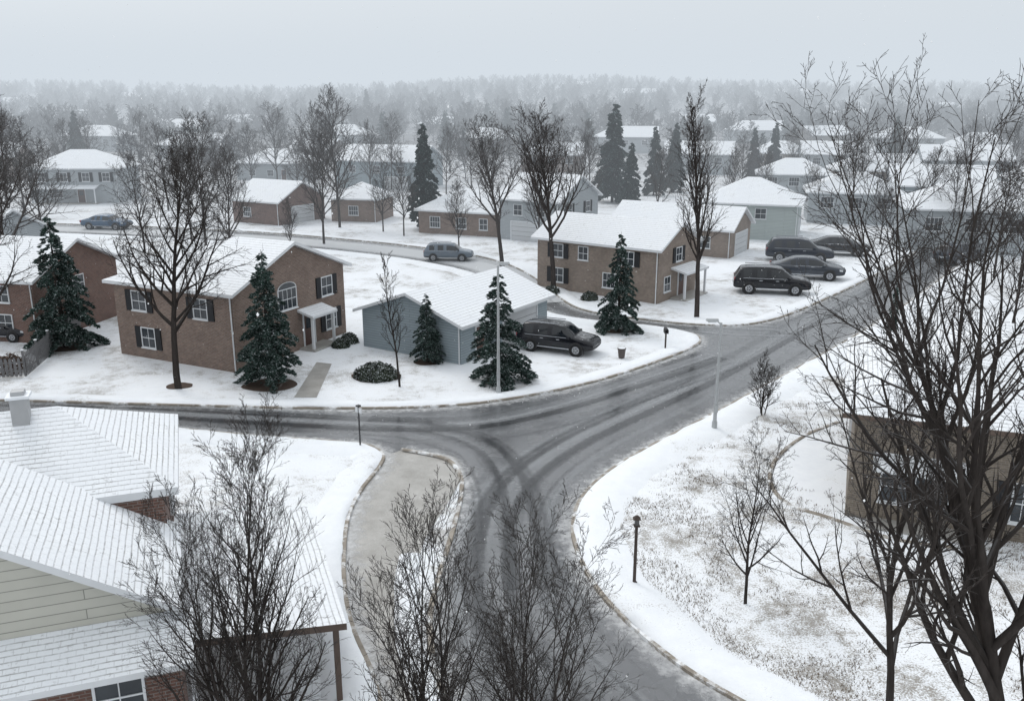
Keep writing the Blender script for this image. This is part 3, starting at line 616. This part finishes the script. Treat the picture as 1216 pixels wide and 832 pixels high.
def fence(p,q,h=1.5,name='wooden_fence'):
    L=math.hypot(q[0]-p[0],q[1]-p[1]); e=empty(name,(p[0],p[1],0),math.atan2(q[1]-p[1],q[0]-p[0])); mb=MB(); n=int(L/.24)
    for i in range(n):
        hh=h+random.Random(i).uniform(-.03,.03); x=i*.24
        mb.box(x,x+.15,-.02,.0,.05,hh-.08,0); mb.hexa([(x,-.02,hh-.08),(x+.15,-.02,hh-.08),(x+.15,0,hh-.08),(x,0,hh-.08),(x+.06,-.02,hh),(x+.09,-.02,hh),(x+.09,0,hh),(x+.06,0,hh)],0)
    for i in range(int(L/2.4)+1): mb.box(i*2.4-.06,i*2.4+.06,.04,.16,0,h+.1,0); mb.box(i*2.4-.08,i*2.4+.08,.02,.18,h+.1,h+.15,1)
    for zz in (.35,h-.35): mb.box(0,L,.002,.04,zz,zz+.09,0)
    mb.obj('pickets',[WW,SNOWM],e)
fence(G(33,446),G(108,380)); fence(G(-60,452),G(30,447),1.2)
# ------------------------------------------------------------------ trees
def pine_mesh(seed,h,Rr,n,mat,ql=.26,qw=.06):
    rg=np.random.default_rng(seed)
    nb=int(h*20); bz=np.sort(rg.uniform(.06,.985,nb))*h; baz=rg.uniform(0,2*np.pi,nb)
    bl=Rr*np.power(1-bz/h,.85)*rg.uniform(.68,1.22,nb)+.08
    w=bl*np.sqrt(bl); bi=rg.choice(nb,size=n,p=w/w.sum())
    s=np.sqrt(rg.uniform(.02,1,n)); L=bl[bi]
    lat=rg.normal(0,.15,n)*L*(1.15-s*.9)
    az=baz[bi]; dx,dy=np.cos(az),np.sin(az)
    x=dx*s*L-dy*lat; y=dy*s*L+dx*lat
    z=bz[bi]+s*L*.18-(s**2)*L*.52-np.abs(lat)*.25+rg.normal(0,.05,n)
    c=np.stack([x,y,z],1)
    la=az+rg.normal(0,.7,n)+np.sign(lat)*.5
    d=np.stack([np.cos(la),np.sin(la),rg.normal(-.15,.35,n)],1); d/=np.linalg.norm(d,axis=1,keepdims=True)
    r=rg.normal(0,1,(n,3)); r[:,2]*=.4; b=np.cross(d,r); b/=np.linalg.norm(b,axis=1,keepdims=True)
    l=(ql*rg.uniform(.6,1.3,n))[:,None]; ww=(qw*rg.uniform(.6,1.4,n))[:,None]
    V=np.stack([c-d*l*.4-b*ww*.5,c+b*ww*-.9+d*l*.1,c+d*l*.6,c+b*ww*.9+d*l*.1],1).reshape(-1,3)
    Fq=np.arange(n*4).reshape(-1,4)
    me=np_mesh('foliage',V,Fq,mat)
    segs=[(0,0,-.1,0,0,h*.5,h*.018,h*.011),(0,0,h*.5,0,0,h,h*.011,.01)]
    for i in range(0,nb,2):
        segs.append((0,0,bz[i],math.cos(baz[i])*bl[i]*.8,math.sin(baz[i])*bl[i]*.8,bz[i]-bl[i]*.15,.03,.008))
    V,Fq=seg_arrays(segs,5); mt=np_mesh('trunk',V,Fq,BARK,True); return me,mt
PM=[pine_mesh(1,8,2.0,14000,NEED,.26,.05),pine_mesh(2,8,2.4,14000,NEED,.28,.055),pine_mesh(3,8,1.7,5000,NEEDF,.5,.13)]
def pine(u,v,h,wid,k,z=0,xy=None):
    x,y=xy or G(u,v); e=empty('pine_tree',(x,y,z),random.Random(u).uniform(0,6)); s=h/8; e.scale=(s*wid,s*wid,s)
    addobj('foliage',PM[k][0],e); addobj('trunk',PM[k][1],e); occ.append((x,y,1.5))
pine(322,458,8.0,1.05,0); pine(592,452,6.6,1.1,1); pine(508,430,4.5,1.05,0); pine(734,393,7.2,.82,1); pine(78,412,9,.95,1)
pine(505,272,13.5,.8,2); pine(727,240,16,.95,2); pine(776,232,12,.8,2); pine(800,228,12.5,.8,2); pine(917,214,12,.8,2); pine(893,216,11,.8,2); pine(748,246,10,.9,2)
pine(437,160,22,.8,2); pine(95,200,14,.9,2); pine(1060,205,13,.9,2); pine(1057,410,4.5,.5,0)
def blob(name,x,y,rx,ry,h,n,mat,ql=.12,qw=.05,seed=1):
    rg=np.random.default_rng(seed); d=rg.normal(0,1,(n,3)); d/=np.linalg.norm(d,axis=1,keepdims=True); d[:,2]=np.abs(d[:,2])
    r=rg.uniform(.8,1.04,n)[:,None]; lump=1+.12*np.sin(d[:,:1]*7+seed)*np.cos(d[:,1:2]*6)
    c=d*r*lump*np.array([[rx,ry,h]])
    a=rg.normal(0,1,(n,3)); a/=np.linalg.norm(a,axis=1,keepdims=True); b=np.cross(a,d); b/=np.linalg.norm(b,axis=1,keepdims=True)+1e-9
    V=np.stack([c-a*ql*.5,c-b*qw,c+a*ql*.5,c+b*qw],1).reshape(-1,3)
    addobj(name,np_mesh(name,V,np.arange(n*4).reshape(-1,4),mat),None,(x,y,0))
SHR=m_needles('shrub_leaves',(.04,.05,.035),.7)
x,y=G(447,449); blob('evergreen_shrub',x,y,1.3,.9,.95,5000,SHR)
BRS=simple('brown_leaves',(.09,.06,.045),.9,.4)
for (u,v,r,hh) in ((12,440,1.3,1.0),(405,412,.6,.6),(415,407,.6,.7),(300,447,.5,.5),(655,350,.7,.8),(700,356,.7,.7),(745,364,.7,.8)):
    x,y=G(u,v); blob('foundation_shrub',x,y,r,r*.8,hh,1600,BRS if u<50 else SHR,.14,.05,u)
mul=empty('mulch_bed')
def disc(u,v,r,seed):
    x,y=G(u,v); pts=[]
    for i in range(22):
        a=i*2*math.pi/22; q=r*(1+.22*mnoise.noise((math.cos(a)*1.3,math.sin(a)*1.3,seed))); pts.append((x+math.cos(a)*q,y+math.sin(a)*q*.8))
    sheet('bed',pts,.014,MULCH,mul)
disc(322,457,1.6,1); disc(508,430,.9,2); disc(592,453,1.0,3); disc(734,392,1.2,4); disc(78,412,1.5,6); disc(447,447,1.5,7); disc(213,458,.8,8)
def put(u,v,segs,k=3,mat=BARK,xy=None,name='bare_tree'):
    x,y=xy or G(u,v); occ.append((x,y,1)); return bare_tree(x,y,segs,mat=mat,k=k,name=name)
put(0,0,grow(11,9.9,.10,n1=24,base=.12,ang=(20,42),l1=.44,levels=4,nk=(8,6,4),rmin=.0045,up=(.03,.10,.07,.04,.03),stems=3,ratio=.5),xy=(-6.1,17.0))
put(0,0,grow(12,9.1,.085,n1=19,base=.15,ang=(22,44),l1=.42,levels=4,nk=(8,5,3),rmin=.0050,up=(.03,.10,.07,.04,.03),stems=3,ratio=.5),xy=(-1.9,15.6))
put(0,0,grow(13,8.7,.08,n1=19,base=.15,ang=(24,50),l1=.46,levels=4,nk=(8,5,3),rmin=.0050,up=(.02,.08,.05,.03,.02),stems=3,ratio=.5),xy=(0.2,15.4))
put(0,0,grow(27,16.7,.23,n1=28,base=.36,ang=(26,50),l1=.42,levels=4,nk=(8,6,3),rmin=.0045,up=(.0,.13,.07,.03,.02),wob=(.08,.14,.18,.25,.3),ratio=.5,taper=.3),k=5,xy=(8.75,12.7))
put(0,0,grow(24,12.6,.13,n1=20,base=.40,ang=(24,50),l1=.40,levels=4,nk=(7,5,4),rmin=.0045,up=(.0,.12,.07,.03,.02),wob=(.10,.14,.2,.25,.3),lean=(-.08,.04),ratio=.5),k=5,xy=(8.0,15.6))
put(885,716,grow(31,6.6,.07,n1=20,base=.16,ang=(30,55),l1=.45,levels=4,nk=(7,5,3),rmin=.005,up=(.02,.12,.06,.04,.02),ratio=.52))
put(905,492,grow(32,3.4,.05,n1=14,base=.1,ang=(25,50),l1=.5,levels=3,nk=(7,5),rmin=.008,stems=3),name='bare_shrub')
put(213,461,grow(41,14.4,.25,n1=24,base=.26,ang=(30,60),l1=.47,levels=4,nk=(8,6,4),rmin=.010,up=(.0,.11,.06,.03,.02),wob=(.09,.13,.2,.25,.3)))
put(475,459,grow(42,8.1,.08,n1=20,base=.25,ang=(20,38),l1=.24,levels=3,nk=(6,4),rmin=.011,lean=(-.06,0)))
put(597,318,grow(43,14.8,.26,n1=22,base=.32,ang=(30,58),l1=.50,levels=4,nk=(7,5,3),rmin=.017,wob=(.1,.12,.2,.25,.3)),mat=BARKM)
put(657,347,grow(44,16,.28,n1=24,base=.34,ang=(26,54),l1=.48,levels=4,nk=(7,5,3),rmin=.016,up=(0,.14,.08,.04,.02)),mat=BARKM)
put(827,376,grow(45,17.2,.24,n1=28,base=.25,ang=(20,40),l1=.32,levels=4,nk=(7,5,3),rmin=.013,up=(0,.15,.1,.06,.02)),mat=BARKM)
put(-20,452,grow(46,16.5,.30,n1=26,base=.25,ang=(28,55),l1=.46,levels=4,nk=(8,6,3),rmin=.011))
put(20,350,grow(47,18,.28,n1=24,base=.25,ang=(25,52),l1=.46,levels=4,nk=(8,5,3),rmin=.016),mat=BARKM)
MM=[]
for i,(l1,an,bs) in enumerate(((.50,(28,60),.22),(.46,(24,50),.2),(.54,(32,66),.25),(.34,(18,38),.2))):
    V,Fq=seg_arrays(grow(60+i,15,.2,n1=22,base=bs,ang=an,l1=l1,levels=3,nk=(9,7),rmin=.021,up=(0,.10,.05,.03)),3); MM.append(np_mesh('bare_tree',V,Fq,BARKM,True))
rt=random.Random(77)
def mid(u,v,h,k=None):
    x,y=G(u,v); bare_tree(x,y,me=MM[k if k is not None else rt.randrange(4)],rz=rt.uniform(0,6),sc=h/15); occ.append((x,y,1))
for u,v,h,k in [(245,300,15,0),(275,318,12,1),(385,290,13,1),(403,270,18,1),(375,245,16,1),(330,225,16,2),(172,300,11,0),(55,300,13,2),(455,275,9,1),(480,280,10,1),(228,290,13,2),
    (545,300,8,1),(640,300,11,1),(690,262,12,0),(1005,262,12,1),(870,262,10,1),(1045,290,9,1),(1095,285,11,0),(960,262,8,2),(1130,300,11,0),(1180,330,11,0),(1210,340,12,2),(440,232,13,1),(465,225,14,2),
    (585,240,12,2),(640,240,12,0),(0,265,16,0),(30,255,15,2),(200,250,13,0),(225,262,12,1),(275,235,13,2),(300,225,12,1),(15,300,15,0),(1150,360,8,1),(1200,400,9,0),(780,262,10,0),(905,250,9,1),(345,300,6,1),
    (530,235,12,0),(560,228,13,2),(700,225,13,0),(660,215,13,2),(840,225,12,0),(880,232,11,2),(940,228,12,0),(1020,232,12,2),(1060,240,12,0),(1140,235,13,2),(1190,245,13,0),(80,225,13,0),(110,215,13,2),(170,212,14,0),(255,208,14,2),(390,215,13,0),(355,240,11,2)]:
    mid(u,v,h,k)
# ---- distant woodland
def far_tree(seed,n1,nk,rm,lv=2,l1=.4):
    return seg_arrays(grow(seed,14,.2,n1=n1,base=.1,ang=(28,68),l1=l1,levels=lv,nk=nk,rmin=rm,up=(0,.07,.03,.02),taper=.42),3,True)
NEAR=[far_tree(200+i,16,(7,5),.05,3,.52) for i in range(3)]
FAR=[far_tree(220+i,15,(10,),.17,2,.6) for i in range(4)]
def blocked(x,y,pad=0):
    for a,b,r in occ:
        if (x-a)**2+(y-b)**2<(r+pad)**2: return True
    return False
def mass(name,protos,cnt,y0,y1,half,seed,hs,mat,power=1.0,thr=-.15):
    rg=random.Random(seed); VV=[];FF=[];off=0;c=0;tries=0
    while c<cnt and tries<cnt*5:
        tries+=1
        y=y0+(y1-y0)*rg.random()**power; x=rg.uniform(-1,1)*(y*math.tan(R_(half))+20)
        if mnoise.noise((x*.012,y*.012,3))<thr and y<450: continue
        if blocked(x,y,1 if y>300 else 3): continue
        V,Fq=protos[rg.randrange(len(protos))]; s=rg.uniform(*hs)/14; a=rg.uniform(0,6.28); ca,sa=math.cos(a),math.sin(a)
        W=np.stack([(V[:,0]*ca-V[:,1]*sa)*s*1.15+x,(V[:,0]*sa+V[:,1]*ca)*s*1.15+y,V[:,2]*s+hz(x,y)],1)
        VV.append(W);FF.append(Fq+off);off+=len(V);c+=1
    me=np_mesh(name,np.concatenate(VV),np.concatenate(FF),mat,False); addobj(name,me)
mass('background_trees',NEAR,260,165,400,36,5,(7,13),BARKF,1.0,-.25)
mass('distant_woodland',FAR,2600,310,1020,37,6,(8,15),BARKF,.85,-.3)
rg=random.Random(9); VV=[];FF=[];off=0
me0=pine_mesh(7,12,3,420,NEEDF,1.4,.5)[0]; n=len(me0.vertices); base=np.zeros(n*3,dtype=np.float32); me0.vertices.foreach_get('co',base); base=base.reshape(-1,3)
for i in range(150):
    y=rg.uniform(260,950); x=rg.uniform(-1,1)*y*.75
    if blocked(x,y,3): continue
    s=rg.uniform(.6,1.25); VV.append(base*s+np.array([[x,y,hz(x,y)]])); FF.append(np.arange(n).reshape(-1,4)+off); off+=n
addobj('distant_conifers',np_mesh('distant_conifers',np.concatenate(VV),np.concatenate(FF),NEEDF))
def inpoly(x,y,P):
    c=False;j=len(P)-1
    for i in range(len(P)):
        if (P[i][1]>y)!=(P[j][1]>y) and x<(P[j][0]-P[i][0])*(y-P[i][1])/(P[j][1]-P[i][1])+P[i][0]: c=not c
        j=i
    return c
rg=random.Random(3); Vg=[]
band=gp([(770,660),(800,700),(850,755),(930,800),(1050,850)])
while len(Vg)<19000*3:
    x=rg.uniform(3,22); y=rg.uniform(15,46)
    bd=min((x-q[0])**2+(y-q[1])**2 for q in band[::2])
    nn=mnoise.noise((x*.35,y*.35,1))+.7*mnoise.noise((x*1.3,y*1.3,5))+.5*mnoise.noise((x*3.5,y*3.5,8))+1.0*math.exp(-bd/.6)
    if nn<.2+rg.uniform(-.12,.2) or not inpoly(x-2.0,y,lawn_poly): continue
    if math.hypot(x-14,y-38)<3.5: continue
    a=rg.uniform(0,6.28); w=rg.uniform(.008,.018); h=rg.uniform(.04,.14); dx,dy=math.cos(a),math.sin(a)
    Vg+= [(x-dx*w,y-dy*w,.0),(x+dx*w,y+dy*w,.0),(x+rg.uniform(-.08,.08),y+rg.uniform(-.08,.08),h)]
addobj('dry_grass',np_mesh('dry_grass',np.array(Vg),np.arange(len(Vg)).reshape(-1,3),simple('dry_grass_blades',(.15,.115,.083),.9,.4,5)))
# falling snow: flakes through the air over the whole near neighbourhood
rs=np.random.default_rng(12); n=11000
c=np.stack([rs.uniform(-48,48,n),rs.uniform(-15,85,n),rs.uniform(.2,28,n)],1)
c=c[(np.abs(c[:,0])+np.abs(c[:,1])+np.abs(c[:,2]-16)*.6)>11]; n=len(c)
r=(rs.uniform(.008,.019,n))[:,None]
d=np.array([(1,0,0),(-.5,.87,0),(-.5,-.87,0),(0,0,1.2),(0,0,-1.2)])
V=(c[:,None,:]+d[None]*r[:,None,:]).reshape(-1,3)
q=np.array([(0,1,3),(1,2,3),(2,0,3),(1,0,4),(2,1,4),(0,2,4)]); Fq=(np.arange(n)[:,None,None]*5+q[None]).reshape(-1,3)
t=NT('snowflake'); t.bsdf((.93,.94,.95),.9); 
addobj('falling_snow',np_mesh('falling_snow',V,Fq,t.mat))
# ------------------------------------------------------------------ haze (absorbing volume past the near streets; own glow stands in for scattered daylight)
mb=MB(); mb.box(-3200,3200,72,3900,-30,95); hzobj=mb.obj('haze',[])
t=NT('self_lit_haze'); SIG=.0020
ab=t.n('ShaderNodeVolumeAbsorption',{'Color':(0,0,0,1),'Density':SIG}); em=t.n('ShaderNodeEmission',{'Color':(.67,.735,.80,1),'Strength':SIG})
t.link(t.n('ShaderNodeAddShader',{0:ab.outputs[0],1:em.outputs[0]}).outputs[0],t.out.inputs['Volume']); hzobj.data.materials.append(t.mat)
# ------------------------------------------------------------------ world + sun
w=bpy.data.worlds.new('World'); scene.world=w; w.use_nodes=True; nt=w.node_tree; nt.nodes.clear()
N=nt.nodes.new; Lk=nt.links.new
sky=N('ShaderNodeTexSky'); sky.sky_type='NISHITA'; sky.sun_disc=False; sky.sun_elevation=R_(48); sky.sun_rotation=R_(-40); sky.air_density=1; sky.dust_density=4
hs=N('ShaderNodeHueSaturation'); hs.inputs['Saturation'].default_value=.3; Lk(sky.outputs[0],hs.inputs['Color'])
b1=N('ShaderNodeBackground'); b1.inputs[1].default_value=.05; Lk(hs.outputs[0],b1.inputs[0])
tc=N('ShaderNodeTexCoord'); sp=N('ShaderNodeSeparateXYZ'); Lk(tc.outputs['Generated'],sp.inputs[0])
nz=N('ShaderNodeTexNoise'); nz.inputs['Scale'].default_value=2.2; nz.inputs['Detail'].default_value=4; Lk(tc.outputs['Generated'],nz.inputs['Vector'])
mr=N('ShaderNodeMapRange'); mr.inputs['From Min'].default_value=0; mr.inputs['From Max'].default_value=.9; mr.inputs['To Min'].default_value=.52; mr.inputs['To Max'].default_value=.93; Lk(sp.outputs[2],mr.inputs[0])
ad=N('ShaderNodeMath'); ad.operation='MULTIPLY_ADD'; Lk(nz.outputs[0],ad.inputs[0]); ad.inputs[1].default_value=.10; Lk(mr.outputs[0],ad.inputs[2])
b2=N('ShaderNodeBackground'); b2.inputs[0].default_value=(.94,.975,1,1); Lk(ad.outputs[0],b2.inputs[1])
asx=N('ShaderNodeAddShader'); Lk(b1.outputs[0],asx.inputs[0]); Lk(b2.outputs[0],asx.inputs[1])
wo=N('ShaderNodeOutputWorld'); Lk(asx.outputs[0],wo.inputs[0])
sd=bpy.data.lights.new('sun','SUN'); sd.energy=.8; sd.angle=R_(20); sd.color=(1,.97,.93)
so=bpy.data.objects.new('sun',sd); COL.objects.link(so); so.rotation_euler=(R_(42),0,R_(-140)); so.location=(0,0,60)
cd=bpy.data.cameras.new('camera'); cd.sensor_width=36; cd.lens=36*FPX/1216; cd.clip_end=6000; cd.clip_start=.1
co=bpy.data.objects.new('camera',cd); COL.objects.link(co); co.location=(0,0,CAMH); co.rotation_euler=(R_(90)-PITCH,0,0); scene.camera=co
scene.view_settings.view_transform='Standard'; scene.view_settings.look='None'; scene.view_settings.exposure=0
print('t total',time.time()-T0)
